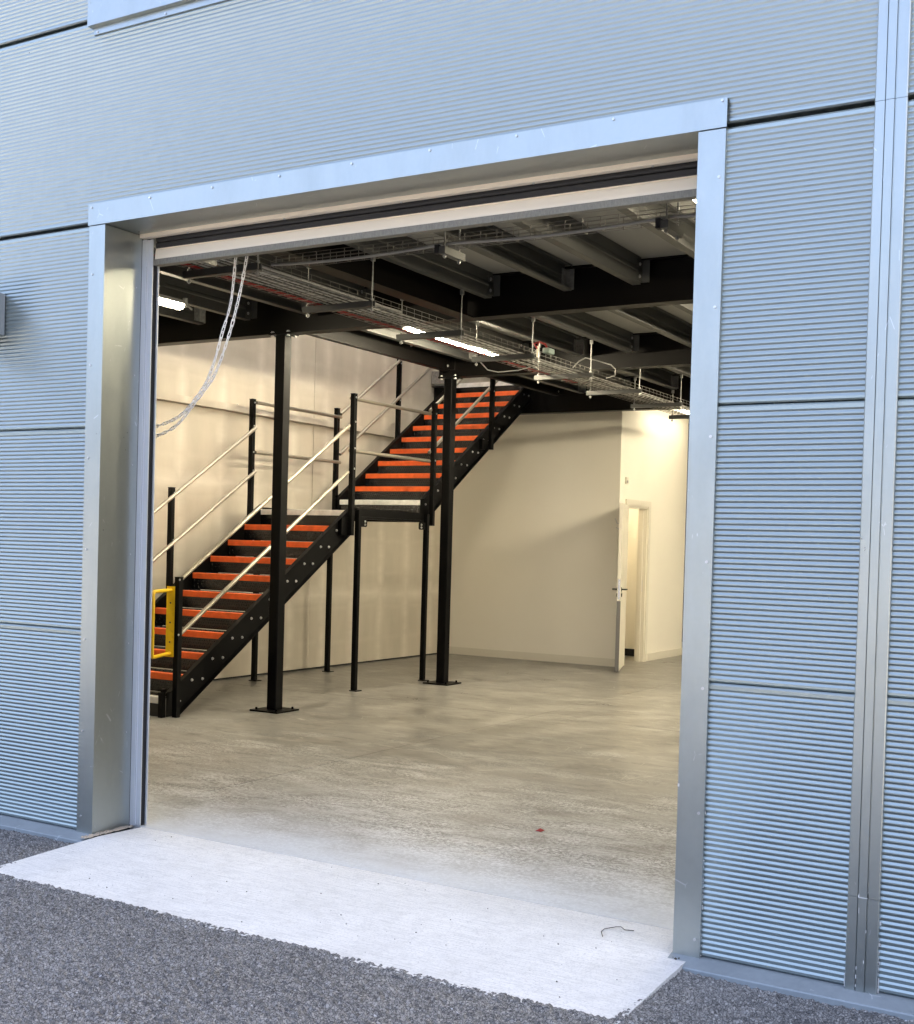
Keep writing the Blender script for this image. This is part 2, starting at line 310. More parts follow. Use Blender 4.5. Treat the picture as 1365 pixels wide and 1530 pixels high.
# ================================================================ FACADE
fac = thing('warehouse_facade', 'silver grey ribbed metal facade of a warehouse unit around the open shutter doorway', 'building')
PIT = .02
def panel(x0, x1, z0, z1, gap0=.004, gap1=.004):
    """horizontal micro-rib panel: crest y=0, valleys 2.2 mm back, real trapezoid ribs"""
    a, b = z0 + gap0, z1 - gap1; pts = [(.045, a), (.006, a), (.0, a + .006)]
    n = int(round((b - a - .034) / PIT)); st = a + .012; p = (b - .020 - st) / n; D = .0030
    for i in range(n):
        z = st + i * p; pts += [(0, z + p * .12), (D, z + p * .52), (D, z + p * .60), (0, z + p * .94)]
    pts += [(.0, b - .008), (.006, b), (.045, b)]
    m = MB(); nn = len(pts); vs = [(x0, y, z) for y, z in pts] + [(x1, y, z) for y, z in pts]
    m.add(vs, [(i, i + 1, nn + i + 1, nn + i) for i in range(nn - 1)]); m.add(vs, [(0, nn, 2 * nn - 1, nn - 1)])
    for x in (x0, x1): m.add([(x, .045, a), (x, .004, a), (x, .004, b), (x, .045, b)], [(0, 1, 2, 3)])
    return m
def put_panel(*a):
    o = panel(*a).build('cladding_panel', 'clad', fac)
XL0, XL1, XR0, XR1, XP, XQ = -2.217, -2.109, .891, .993, 1.506, 1.611
for x0, x1 in ((-6.2, -2.20), (XR1 - .02, XP + .01), (XQ - .01, 4.6)):
    put_panel(x0, x1, 0.002, 1.0, 0, .0015); put_panel(x0, x1, 1.0, 2.0, .0015, .0025); put_panel(x0, x1, 2.0, 3.0, .0025, .008)
put_panel(-6.2, XP + .01, 3.0, 4.0, .008, .008); put_panel(XQ - .01, 4.6, 3.0, 4.0, .008, .008)
put_panel(-6.2, -2.15, 4.0, 5.0, .008, .008); put_panel(.95, XP + .01, 4.0, 5.0, .008, .008); put_panel(XQ - .01, 4.6, 4.0, 5.0, .008, .008)
put_panel(-6.2, XP + .01, 5.0, 6.0, .008, .008); put_panel(XQ - .01, 4.6, 5.0, 6.0, .008, .008)
put_panel(-6.2, XP + .01, 6.0, 7.0, .008, .008); put_panel(XQ - .01, 4.6, 6.0, 7.0, .008, .008)
g = MB(); g.box(-6.3, XL1 - .006, .05, .30, -.07, 7); g.box(XR0 + .006, 4.7, .05, .30, -.07, 7); g.box(XL1 - .006, XR0 + .006, .05, .20, 3.0, 4.06); g.box(XL1 - .006, XR0 + .006, .05, .3, 4.98, 7)
g.build('wall_core', 'darkgap', fac)
# jamb casings: front strip, return into the reveal
def Lstrip(pts, t, z0, z1):
    m = MB(); m.prism(pts, 2, z0, z1); return m
Y0 = -.014; T = .003
jl = Lstrip([(XL0, 0.002), (XL0, Y0), (XL1, Y0), (XL1, .234), (XL1 - T, .234), (XL1 - T, Y0 + T), (XL0 + T, Y0 + T), (XL0 + T, .002)], T, -.002, 2.986).build('jamb_casing', 'trim', fac)
jr = Lstrip([(XR1, .002), (XR1 - T, .002), (XR1 - T, Y0 + T), (XR0 + T, Y0 + T), (XR0 + T, .234), (XR0, .234), (XR0, Y0), (XR1, Y0)], T, -.002, 2.986).build('jamb_casing', 'trim', fac)
h = MB(); Z0, Z1 = 2.989, 3.093; Yh = -.020
h.prism([(.002, Z1), (Yh, Z1), (Yh, Z0), (.213, Z0), (.213, Z0 + T), (Yh + T, Z0 + T), (Yh + T, Z1 - T), (.002, Z1 - T)], 0, XL0 - .004, XR1 + .004)
hc = h.build('header_casing', 'trim', fac)
h = MB(); h.prism([(.214, 3.0), (.214, 2.973), (.217, 2.970), (.246, 2.970), (.246, 2.973), (.220, 2.9735), (.220, 3.0)], 0, XL1 + .002, XR0 - .002); h.build('soffit_angle', 'railwhite', fac)
# screws
sc = MB()
for x, z in [(-2.197, 3.074), (-1.808, 3.076), (-1.42, 3.076), (-1.03, 3.077), (-.64, 3.078), (-.25, 3.08), (.15, 3.08), (.56, 3.082), (.979, 3.084)]: sc.tube((x, -.021, z), (x, -.0245, z), .0055, 8)
for z in (2.75, 2.305, 1.85, 1.40, .956, .503, .08): sc.tube((-2.19, -.013, z), (-2.19, -.018, z), .0055, 8)
for z in (2.815, 2.35, 1.886, 1.434, .977, .524, .064): sc.tube((.973, -.013, z), (.973, -.018, z), .0055, 8)
for z in (2.72, 2.28, 1.83, 1.38, .93, .48): sc.tube((XL1 - .001, .2, z), (XL1 + .003, .2, z), .004, 8)
for x in (-1.8, -1.2, -.55, .1, .62): sc.tube((x, .232, 2.971), (x, .232, 2.966), .006, 8)
sc.build('screw_heads', 'zinc', fac, kind='stuff')
# vertical cover trim between panels on the right
def trim(z0, z1):
    a, b, c, d = XP, 1.542, 1.573, XQ; y = -.018; m = MB()
    m.prism([(a, .002), (a, y + .003), (a + .003, y), (b - .003, y), (b - .001, y + .004), (b + .001, y + .004), (b + .002, y - .002), (c - .003, y - .002), (c - .0015, y + .005), (c + .0015, y + .005), (c + .003, y), (d - .003, y), (d, y + .003), (d, .002)], 2, z0, z1); return m
for z0, z1 in ((-.004, .3165), (.3175, 2.995), (2.9965, 6.99)): trim(z0, z1).build('cover_trim', 'trim', fac)
# chalky scratches and chipped sealant on the cover trim foot and panel edges
ch = MB()
for i in range(11):
    z = random.uniform(.0, .32) if i % 3 else .3168; x = random.choice((1.5425, 1.5735, 1.5425 + random.random() * .03))
    ch.box(x - random.uniform(.0008, .0015), x + .001, -.0205, -.0195, z, z + random.uniform(.008, .03))
ch.box(1.5425, 1.573, -.0207, -.0197, .316, .3183)
for i in range(34):
    z = abs(random.gauss(0, .17)) + .002; r = random.uniform(.001, .004); x = random.choice((XP - .002, XQ + .001))
    ch.cbox(x + random.uniform(-.002, .002), -.003, z, r * 1.6, .003, r * 3)
for i in range(30):
    z = abs(random.gauss(0, .35)) + .002; r = random.uniform(.0008, .0025); ch.cbox(XR1 + .001, -.003, z, r * 1.2, .003, r * 2)
ch.box(XP - .005, XP - .001, -.004, .001, .0, .045); ch.box(XQ + .001, XQ + .004, -.004, .001, .0, .05)
ch.cbox(.8935, -.0145, .617, .006, .002, .011)
ch.build('sealant_flakes', mat('white_sealant', (.75, .74, .7), .8), fac, kind='stuff')
# base flashing ledge
for x0, x1 in ((-6.2, -2.10), (.885, 4.6)):
    m = MB(); m.prism([(.03, .002), (-.012, -.001), (-.088, -.018), (-.090, -.023), (-.091, -.07), (-.086, -.07), (-.085, -.026), (.03, -.003)], 0, x0, x1)
    m.build('base_flashing', 'sill', fac)
# mortar bedding at the jamb feet
def crumbs(n, x0, x1, y0, y1, z, r0, r1):
    m = MB()
    for i in range(n):
        x, y, r = random.uniform(x0, x1), random.uniform(y0, y1), random.uniform(r0, r1)
        m.add([(x - r, y, z), (x + r * .6, y - r, z), (x + r, y + r * .5, z), (x - r * .2, y + r, z), (x, y, z + r * .9)], [(0, 1, 4), (1, 2, 4), (2, 3, 4), (3, 0, 4)])
    return m
crumbs(160, -2.112, -2.085, -.08, .24, -.004, .004, .012).build('mortar_crumbs', mat('mortar', (.42, .36, .28), .95), kind='stuff')
crumbs(30, .90, .93, -.05, .06, -.010, .003, .008).build('mortar_crumbs', M['twig'], kind='stuff')

# ---------------------------------------------------------------- window over the doorway
win = thing('upper_window', 'silver framed window above the shutter doorway, cut by the top edge', 'window', (-.65, 0, 3.96))
m = MB(); X0, X1 = -2.245, 1.02
m.prism([(.002, 4.065), (-.030, 4.065), (-.030, 3.962), (-.026, 3.9595), (-.010, 3.9595), (-.004, 3.957), (-.004, 3.925), (.0, 3.923), (.002, 3.923)], 0, X0 + .02, X1 - .02)
m.box(X0, X0 + .02, -.030, .002, 3.960, 5.02); m.box(X1 - .02, X1, -.030, .002, 3.960, 5.02)
m.build('sill', 'trim', win)
m = MB(); m.box(X0 + .02, X0 + .13, -.029, .0, 4.065, 4.95); m.box(X1 - .13, X1 - .02, -.029, .0, 4.065, 4.95); m.box(X0 + .02, X1 - .02, -.029, 0, 4.95, 5.02)
m.build('casing', 'trim', win)
m = MB()
for x in (X0 + .13, -1.2, -.1, X1 - .19): m.box(x, x + .06, .03, .09, 4.067, 4.95)
m.box(X0 + .13, X1 - .13, .03, .09, 4.066, 4.115); m.box(X0 + .13, X1 - .13, .03, .09, 4.9, 4.95); m.build('frame', 'sill', win)
for a, b in ((X0 + .19, -1.2), (-1.14, -.1), (-.04, X1 - .19)):
    m = MB(); m.box(a, b, .055, .065, 4.115, 4.9); m.build('pane', 'glass', win)
m = MB()
for x in (-2.2, -1.75, -1.3, -.85, -.4, .05, .5, .95): m.tube((x, -.004, 3.935), (x, -.0085, 3.935), .005, 8)
m.build('screw_heads', 'zinc', win, kind='stuff')

# ---------------------------------------------------------------- wall light box at the left
wl_ = thing('wall_light', 'square blue grey box light fixed to the ribbed wall beside the doorway', 'wall light', (-2.9, 0, 2.6))
m = MB(); m.box(-3.07, -2.835, -.16, -.001, 2.492, 2.71); m.build('housing', 'sill', wl_, bevel=.004)
m = MB(); m.box(-3.05, -2.855, -.145, -.02, 2.484, 2.4915); m.build('lens', 'dark', wl_)
m = MB(); m.box(-3.055, -2.85, -.165, -.161, 2.505, 2.70); m.build('cover_plate', 'sill', wl_)

# ================================================================ ROLLER SHUTTER
sh = thing('roller_shutter', 'rolled up roller shutter with cream bottom rail above the doorway', 'shutter', (-.6, .3, 2.9))
m = MB(); m.prism([(.262, 2.868), (.262, 2.880), (.266, 2.912), (.270, 2.918), (.264, 2.922), (.286, 2.924), (.286, 2.868)], 0, -2.046, .828); m.build('bottom_rail', 'railwhite', sh)
m = MB(); m.prism([(.256, 2.838), (.256, 2.867), (.260, 2.867), (.260, 2.842), (.300, 2.842), (.300, 2.838)], 0, -2.050, .832); m.build('angle_bar', 'galvbar', sh)
for k in range(4):
    z = 2.9245 + k * .032; m = MB(); m.prism([(.270, z), (.266, z + .008), (.266, z + .023), (.271, z + .031), (.284, z + .031), (.284, z)], 0, -2.045, .827); m.build('slat', 'lath', sh)
for sx, xb in ((1, XL1), (-1, XR0)):
    def q(a, b, y0, y1, z0, z1, mt, nm='guide_rail'):
        m = MB(); m.box(min(xb + sx * a, xb + sx * b), max(xb + sx * a, xb + sx * b), y0, y1, z0, z1); return m
    m = MB(); m.v = []; A = lambda a, b, y0, y1: m.box(min(xb + sx * a, xb + sx * b), max(xb + sx * a, xb + sx * b), y0, y1, 0.003, 2.965)
    A(.001, .030, .236, .240); A(.0305, .0635, .246, .252); A(.0305, .034, .2405, .2455); A(.001, .006, .252, .286)
    m.build('guide_rail', 'guide', sh)
    m = MB(); m.box(min(xb + sx * .001, xb + sx * .064), max(xb + sx * .001, xb + sx * .0675), .284, .292, .003, 2.837)
    m.build('guide_rail', 'guide', sh)
    m = MB(); m.box(min(xb + sx * .010, xb + sx * .0595), max(xb + sx * .010, xb + sx * .0595), .256, .283, .003, 2.836); m.build('rubber_seal', 'darkgap', sh)
m = MB(); m.tube((-2.05, .56, 3.16), (.83, .56, 3.16), .15, 20); m.build('barrel', 'lath', sh)
m = MB(); m.box(-2.12, -2.10, .31, .78, 2.95, 3.36); m.build('end_plate', 'galv', sh)
m = MB(); m.box(.885, .905, .31, .78, 2.95, 3.36); m.build('end_plate', 'galv', sh)

# hand chain: two strands that sweep to the left jamb
chn = thing('hand_chain', 'white looped hand chain hanging from the shutter and swept to the jamb', 'chain', (-1.7, .5, 2.9))
def link_mesh():
    m = MB(); pts = []
    L, W = .0135, .0065
    for i in range(14):
        t = 2 * math.pi * i / 14; pts.append(((L if math.cos(t) > 0 else -L) * (1 if abs(math.cos(t)) > .2 else 0) + math.cos(t) * .006, math.sin(t) * W, 0))
    m.path(pts, .0028, 5, True); return m
lk = link_mesh().build('link', 'chain', chn); lk_used = False
def smooth_pts(cp, step):
    P = [Vector(p) for p in cp]; out = []
    for i in range(len(P) - 1):
        p0, p1, p2, p3 = P[max(i - 1, 0)], P[i], P[i + 1], P[min(i + 2, len(P) - 1)]
        for k in range(20):
            t = k / 20; out.append(.5 * ((2 * p1) + (p2 - p0) * t + (2 * p0 - 5 * p1 + 4 * p2 - p3) * t * t + (3 * p1 - p0 - 3 * p2 + p3) * t ** 3))
    out.append(P[-1]); res = [out[0]]; acc = 0
    for a, b in zip(out, out[1:]):
        d = (b - a).length
        while acc + d >= step:
            r = (step - acc) / d; a = a + (b - a) * r; res.append(a.copy()); d = (b - a).length; acc = 0
        acc += d
    return res
for cp in ([(-1.70, .5, 3.0), (-1.722, .5, 2.897), (-1.746, .5, 2.679), (-1.803, .5, 2.514), (-1.848, .5, 2.38), (-1.921, .5, 2.246), (-2.07, .5, 2.112), (-2.249, .5, 2.054), (-2.33, .5, 2.04)],
           [(-1.64, .51, 3.0), (-1.656, .51, 2.908), (-1.70, .51, 2.709), (-1.763, .51, 2.511), (-1.855, .51, 2.311), (-1.979, .51, 2.179), (-2.106, .51, 2.061), (-2.247, .51, 2.008), (-2.33, .5, 2.0)]):
    pts = smooth_pts(cp, .0305)
    for i in range(len(pts) - 1):
        d = (pts[i + 1] - pts[i]).normalized(); o = lk if not lk_used else lk.copy()
        if lk_used: COL.objects.link(o); o.parent = chn
        lk_used = True
        o.matrix_parent_inverse = Matrix(); y = Vector((0, 1, 0)) if i % 2 else d.cross(Vector((0, 1, 0)))
        y = (y + Vector((random.uniform(-.3, .3), random.uniform(-.3, .3), random.uniform(-.3, .3)))); y = (y - d * y.dot(d)).normalized(); z = d.cross(y)
        mt = Matrix((d, y, z)).transposed().to_4x4(); mt.translation = (pts[i] + pts[i + 1]) / 2 - wloc(chn); o.matrix_basis = mt

# ================================================================ INTERIOR WALLS
lw = thing('plasterboard_wall', 'beige plasterboard wall with pale taped joints behind the stairs', 'wall', (-6.11, 7, 0))
for a, b in ((.31, 3.0), (3.006, 6.958), (6.964, 10.9), (10.906, 14.9)):
    m = MB(); m.box(-6.3, -6.112, a, b, .02, 6.75); m.build('board', 'tape', lw)
m = MB(); m.box(-6.29, -6.125, .31, 14.9, 0.001, .02); m.build('base_gap', 'darkgap', lw)
m = MB(); m.prism([(-6.112, 2.885), (-6.065, 2.880), (-6.065, 2.812), (-6.072, 2.806), (-6.112, 2.806)], 1, .31, 12) ; m.build('dado_rail', 'tape', lw)
m = MB()
for y in (4.9, 5.6, 6.3, 7.7, 8.6): m.tube((-6.08, y, 2.882), (-6.08, y, 2.888), .008, 6)
m.build('screw_heads', 'zinc', lw, kind='stuff')

of = thing('office_partition', 'smooth cream painted office box wall with skirting beyond the stairs', 'wall', (-4.8, 10.04, 0))
DY0, DY1, DZ = 10.30, 10.99, 2.05
m = MB(); m.box(-6.11, -3.623, 10.04, 10.14, 0, 3.6); m.build('wall_panel', 'paint', of)
m = MB(); m.box(-3.723, -3.623, 10.1405, DY0, 0, 3.6); m.box(-3.723, -3.623, DY1, 12.46, 0, 3.6); m.box(-3.723, -3.623, DY0, DY1, DZ, 3.6); m.box(-5.9, -3.723, 12.36, 12.46, 0, 3.6); m.build('wall_panel', 'paint', of)
m = MB(); m.box(-4.75, -4.7, 10.14, 12.36, 0, 3.2); m.box(-4.7, -3.723, 10.1405, 10.16, 0, 3.2); m.box(-4.7, -3.724, 10.14, 12.36, 2.6, 2.65); m.build('inner_room_wall', 'paint', of)
m = MB(); m.box(-4.7, -3.735, 11.70, 11.75, 0, 2.6); m.build('inner_room_wall', 'paint', of)
m = MB(); m.box(-4.699, -3.736, 11.685, 11.699, 0.001, .10); m.build('skirting', 'darkgap', of, label='black skirting inside the small room')
m = MB(); m.box(-6.11, -3.609, 10.026, 10.039, 0, .092); m.box(-6.11, -3.609, 10.029, 10.039, .092, .1); m.build('skirting', 'gloss', of)
m = MB(); m.box(-3.622, -3.609, 11.12, 12.474, 0, .1); m.build('skirting', 'gloss', of)
m = MB(); m.box(-3.622, -3.600, 10.19, 10.265, 2.318, 2.40); m.build('junction_box', 'gloss', of)
m = MB(); m.box(-3.606, -3.598, 10.2, 10.25, 2.33, 2.36); m.build('junction_cover', 'deck', of)
dr = thing('office_door', 'cream internal door standing open at the corner of the cream partition', 'door', (-3.62, 10.3, 0))
m = MB()
for a, b in ((DY0, DY0 + .03), (DY1 - .03, DY1)): m.box(-3.735, -3.612, a, b, 0, DZ)
m.box(-3.735, -3.612, DY0 + .03, DY1 - .03, DZ - .03, DZ); m.box(-3.70, -3.66, DY1 - .045, DY1 - .03, 0, DZ - .03); m.build('frame', 'gloss', dr)
m = MB(); m.box(-3.6225, -3.600, DY0 - .075, DY0, 0, DZ + .075); m.box(-3.6225, -3.600, DY1 + .0, DY1 + .075, 0, DZ + .075); m.box(-3.6225, -3.600, DY0, DY1, DZ, DZ + .075); m.build('architrave', 'gloss', dr)
m = MB(); m.box(-3.68, -3.65, DY1 - .0315, DY1 - .029, .93, 1.08); m.build('strike_plate', 'zinc', dr)
# leaf local: hinge at origin, runs along +u to free end, thickness t
H = Vector((-3.605, 10.245, 0)); E_ = Vector((-3.318, 9.385, 0)); u = (E_ - H).normalized(); w = Vector((-u.y, u.x, 0)); LW = (E_ - H).length
def LP(a, b, z): return H + u * a + w * b + Vector((0, 0, z))
def lbox(m, a0, a1, b0, b1, z0, z1):
    vs = [LP(a, b, z) for z in (z0, z1) for a, b in ((a0, b0), (a1, b0), (a1, b1), (a0, b1))]
    m.add(vs, [(0, 3, 2, 1), (4, 5, 6, 7), (0, 1, 5, 4), (1, 2, 6, 5), (2, 3, 7, 6), (3, 0, 4, 7)]); return m
lf = lbox(MB(), .0, LW, -.022, .022, .012, 2.035).build('leaf', 'gloss', dr)
lbox(MB(), LW, LW + .002, -.013, .013, .88, 1.12).build('lock_plate', 'steelplate', lf)
lbox(MB(), LW - .002, LW + .001, -.0235, .0235, .012, .86).build('kick_plate', 'kick', lf)
for sgn in (1, -1):
    m = MB(); a = LW - .06; b = sgn * .022
    m.tube(LP(a, b, 1.0), LP(a, b + sgn * .008, 1.0), .026, 12); m.path([LP(a, b, 1.0), LP(a, b + sgn * .052, 1.0), LP(a - .02, b + sgn * .06, 1.0), LP(a - .13, b + sgn * .06, .998)], .010, 8)
    m.tube(LP(a, b, .93), LP(a, b + sgn * .012, .93), .022, 10); m.build('handle', 'handle', lf)
m = MB(); m.path([LP(.62, -.022, 1.80), LP(.62, -.07, 1.80), LP(.62, -.095, 1.86)], .006, 6); m.path([LP(.62, -.022, 1.77), LP(.62, -.05, 1.73), LP(.62, -.08, 1.75)], .006, 6); m.build('coat_hook', 'zinc', lf)
shell = thing('building_shell', 'dark back wall and roof of the warehouse unit behind the cream partition', 'building', (0, 14, 0))
m = MB(); m.box(-6.3, 4.7, 14.9, 15.1, 0, 7); m.build('back_wall', 'dark', shell)
m = MB(); m.box(4.5, 4.7, .3, 14.9, 0, 7); m.build('party_wall', 'liner', shell)
m = MB(); m.box(-6.3, -6.301, .3, 14.9, 0, 7) if False else None
m.box(-6.5, -6.302, .05, 15.1, -.07, 7); m.build('outer_wall', 'clad', shell)
m = MB(); 
for a, b in ((0., 3.2), (5.6, 6.4), (8.8, 15.2)): m.box(-6.6, 4.8, a, b, 7.0, 7.1)
for a, b in ((3.2, 5.6), (6.4, 8.8)): m.box(-6.6, -5.9, a, b, 7.0, 7.1); m.box(3, 4.8, a, b, 7.0, 7.1)
m.build('roof', 'roof', shell)
for a, b in ((3.2, 5.6), (6.4, 8.8)): m = MB(); m.box(-5.9, 3, a, b, 7.05, 7.054); m.build('rooflight', 'rooflight', shell)

# ================================================================ MEZZANINE
mz = thing('mezzanine', 'black steel mezzanine frame with galvanised joists under a pale deck', 'mezzanine', (-2, 6, 0))
def ibeam_x(x0, x1, y, z0, z1, w=.12, m=None):
    m = m or MB(); m.box(x0, x1, y - w / 2, y + w / 2, z0, z0 + .011); m.box(x0, x1, y - w / 2, y + w / 2, z1 - .011, z1); m.box(x0, x1, y - .004, y + .004, z0 + .011, z1 - .011); return m
def ibeam_y(x, y0, y1, z0, z1, w=.12, m=None):
    m = m or MB(); m.box(x - w / 2, x + w / 2, y0, y1, z0, z0 + .011); m.box(x - w / 2, x + w / 2, y0, y1, z1 - .011, z1); m.box(x - .004, x + .004, y0, y1, z0 + .011, z1 - .011); return m
ZT = 3.566
ibeam_x(-6.11, 4.5, 4.05, 3.244, ZT, .13).build('beam', 'beam', mz)
ibeam_x(-4.36, 4.5, 6.86, 3.244, ZT, .13).build('beam', 'beam', mz)
ibeam_x(-6.11, 4.5, 9.56, 3.165, ZT, .13).build('beam', 'beam', mz)
ibeam_y(-2.40, .80, 4.0, 3.244, ZT, .14).build('beam', 'beam', mz)
m = MB(); m.box(-4.345, -4.335, 6.79, 6.93, 3.244, ZT); m.build('end_plate', 'beam', mz)
bolt = MB(); bolt.tube((0, 0, 0), (0, 0, .018), .011, 6); bolt.tube((0, 0, -.006), (0, 0, 0), .016, 10)
bolt_o = None
def add_bolts(name, locs, parent, direction, mtl='zinc', r=.011, hgt=.014):
    m = MB(); d = Vector(direction)
    for p in locs:
        p = Vector(p); m.tube(p, p + d * hgt, r, 6); m.tube(p, p + d * .004, r * 1.5, 8)
    me = m.build(name, mtl, parent); return me
def bolts_each(locs, parent, direction, mtl='zinc', r=.011, hgt=.014):
    src = None
    for p in locs:
        if src is None:
            src = add_bolts('bolt', [(0, 0, 0)], parent, direction, mtl, r, hgt); o = src
        else: o = src.copy(); COL.objects.link(o)
        o.location = Vector(p) - wloc(parent)
for (cx_, cy_) in ((-4.235, 4.035), (-4.245, 6.86)):
    c = MB(); c.box(cx_ - .05, cx_ + .05, cy_ - .05, cy_ + .05, .014, 3.234); co = c.build('column', 'black', mz, bevel=.006)
    b = MB(); b.box(cx_ - .15, cx_ + .15, cy_ - .15, cy_ + .15, .001, .014); b.build('base_plate', 'black', co)
    b = MB(); b.box(cx_ - .11, cx_ + .11, cy_ - .07, cy_ + .07, 3.2345, 3.2435); b.build('cap_plate', 'black', co)
    bolts_each([(cx_ + a, cy_ + b_, 3.222) for a in (-.085, .085) for b_ in (-.045, .045)] + [(cx_ + a, cy_ + b_, 3.256) for a in (-.085, .085) for b_ in (-.045,)], co, (0, 0, 1), r=.012, hgt=.012)
    bolts_each([(cx_ + a, cy_ + b_, .014) for a in (-.11, .11) for b_ in (-.11, .11)], co, (0, 0, 1), 'black', .01, .02)
# galvanised C joists
def joist(x, y0, y1, z0, flat, mt='joist', z1=ZT - .002):
    """flat: web on the +x side, flanges run to -x; else web on -x"""
    t_ = .0025; W = .062; s = -1 if flat else 1; a = x; h_ = z1 - z0
    prof = [(a, z0), (a, z0 + h_ * .42), (a - s * .006, z0 + h_ * .46), (a - s * .006, z0 + h_ * .56), (a, z0 + h_ * .6), (a, z1), (a + s * W, z1), (a + s * W, z1 - .016),
            (a + s * (W - t_), z1 - .016), (a + s * (W - t_), z1 - t_), (a + s * t_, z1 - t_), (a + s * t_, z0 + h_ * .6), (a + s * t_ - s * .006, z0 + h_ * .56), (a + s * t_ - s * .006, z0 + h_ * .46), (a + s * t_, z0 + h_ * .42), (a + s * t_, z0 + t_), (a + s * (W - t_), z0 + t_), (a + s * (W - t_), z0 + .016), (a + s * W, z0 + .016), (a + s * W, z0)]
    m = MB(); m.prism(prof, 1, y0, y1); j = m.build('joist', mt, mz)
    # cleat angle and bolts to the beam web
    c = MB(); xx = a + (.001 if flat else -.0); yy = y1
    if flat:
        c.box(a + .0015, a + .006, yy - .07, yy + .02, z0 + .015, z1 - .02); c.box(a + .006, a + .06, yy + .012, yy + .018, z0 + .015, z1 - .02)
        c.build('cleat', mt, j); bolts_each([(a + .006, yy - .04, z0 + .05), (a + .006, yy - .04, z1 - .055)], j, (1, 0, 0), r=.009, hgt=.009)
    else:
        c.box(a + .0045, a + .009, yy - .06, yy + .02, z0 + .02, z1 - .03); c.box(a + .009, a + .075, yy + .004, yy + .010, z0 + .01, z1 - .03)
        c.build('cleat', 'galv', j)
for x, f in ((-5.728, True), (-5.126, False), (-4.53, True), (-3.934, False), (-3.34, True), (-2.745, False), (-2.145, True), (-1.536, False), (-.933, True), (-.330, False), (.27, True), (.87, False), (1.47, True), (2.07, False)):
    joist(x, .80, 3.94, 3.372, f)
    if x > -4.1:
        joist(x, 4.13, 6.75, 3.376, f)
    if x > -4.1: joist(x, 6.93, 9.43, 3.376, f)
joist(-4.205, 4.12, 6.76, 3.30, True, 'beam'); joist(-4.21, 6.93, 9.43, 3.36, True, 'beam')
bolts_each([(-4.199, 4.9, 3.45), (-4.199, 6.0, 3.45)], mz, (1, 0, 0), r=.009)
def dk(x0, x1, y0, y1):
    m = MB(); m.box(x0, x1, y0, y1, 3.567, 3.60); m.build('deck_panel', 'deck', mz)
for i in range(9):
    xa = -6.11 + i * 1.2; dk(xa, min(xa + 1.198, 4.5), .32, 4.05)
    xb = -4.27 + i * 1.2
    if xb < 4.2: dk(xb, min(xb + 1.198, 4.5), 4.052, 6.86); dk(xb, min(xb + 1.198, 4.5), 6.862, 9.56)
dk(-6.11, -3.6, 9.562, 14.9); dk(-3.6, 4.5, 9.562, 14.9)
m = MB(); m.box(-6.10, -5.80, 9.47, 9.478, 3.60, 3.76); m.box(-6.10, -5.80, 9.478, 9.50, 3.60, 3.608); m.build('edge_plate', 'galv', mz)
# toe board and handrails on the deck edge, seen from below only through the void
m = MB(); m.box(-4.28, -4.272, 4.1, 9.4, 3.60, 3.70); m.build('toe_board', 'galv', mz)

# ================================================================ STAIRCASE
st = thing('staircase', 'black steel staircase with orange step nosings rising to a half landing and the deck', 'staircase', (-5.2, 5, 0))
XA, XB = -5.75, -4.65; R_, G_ = .163, .25
def noseY(k): return 3.12 + G_ * (k - 1) if k <= 11 else 7.0 + G_ * (k - 12)
tm = {}
for k in range(1, 23):
    z, y = R_ * k, noseY(k)
    if k == 11: pass
    xb = XB - .0015; xa = XA + .0015
    # folded chequer plate: top, front riser down to the step below, back upstand
    key = 'a' if k not in (1,) else 'b'
    depth = G_ + .012 if k not in (11, 22) else .10
    m = MB(); m.box(xa, xb, y + .004, y + depth, z - .008, z - .004); m.box(xa, xb, y, y + .004, z - R_ + (.0 if k == 1 else .004), z - .004)
    step = m.build('step', 'plate', st)
    if k == 2:
        tp = MB()
        def drop(cx, a, cz, sg, face):
            L_, W_, H_ = .0130, .0036, .0034; dx, dz = .707 * L_, .707 * L_ * sg; px_, pz_ = -.707 * W_ * sg, .707 * W_
            q4 = [(cx - dx, cz - dz), (cx + px_, cz + pz_), (cx + dx, cz + dz), (cx - px_, cz - pz_)]
            if face == 'f': vs = [(u_, a, w_) for u_, w_ in q4] + [(cx, a - H_, cz)]
            else: vs = [(u_, w_, a) for u_, w_ in q4] + [(cx, cz, a + H_)]
            tp.add(vs, [(0, 1, 4), (1, 2, 4), (2, 3, 4), (3, 0, 4)])
        for i in range(38):
            for j_ in range(4):
                if j_ < 3: drop(xa + .02 + i * .0285 + (j_ % 2) * .014, y + G_ * 0 + .0, z - .155 + .012 + j_ * .027 + .012, 1 if (i + j_) % 2 else -1, 'f')
            for j_ in range(6): drop(xa + .02 + i * .0285 + (j_ % 2) * .014, z - .004, y + .075 + j_ * .028, 1 if (i + j_) % 2 else -1, 't')
        tread_src = tp.build('tread_pattern', 'plate', step, kind='stuff'); src_y, src_z = y, z
    elif k not in (1, 11, 22):
        c_ = tread_src.copy(); COL.objects.link(c_); c_.parent = step; c_.location = Vector((0, y - src_y, z - src_z)) + tread_src.location
    wht = k in (1, 11, 12, 22)
    n0, n1 = (xa + .004, xb - .004) if k > 1 else (xa + .004, xb - .03)
    m = MB(); m.prism([(y - .006, z - .055), (y + .0, z - .055), (y + .0, z - .004), (y + .055, z - .004), (y + .055, z), (y - .003, z), (y - .006, z - .004)], 0, n0, n1)
    m.build('nosing', 'white' if wht else 'orange', step)
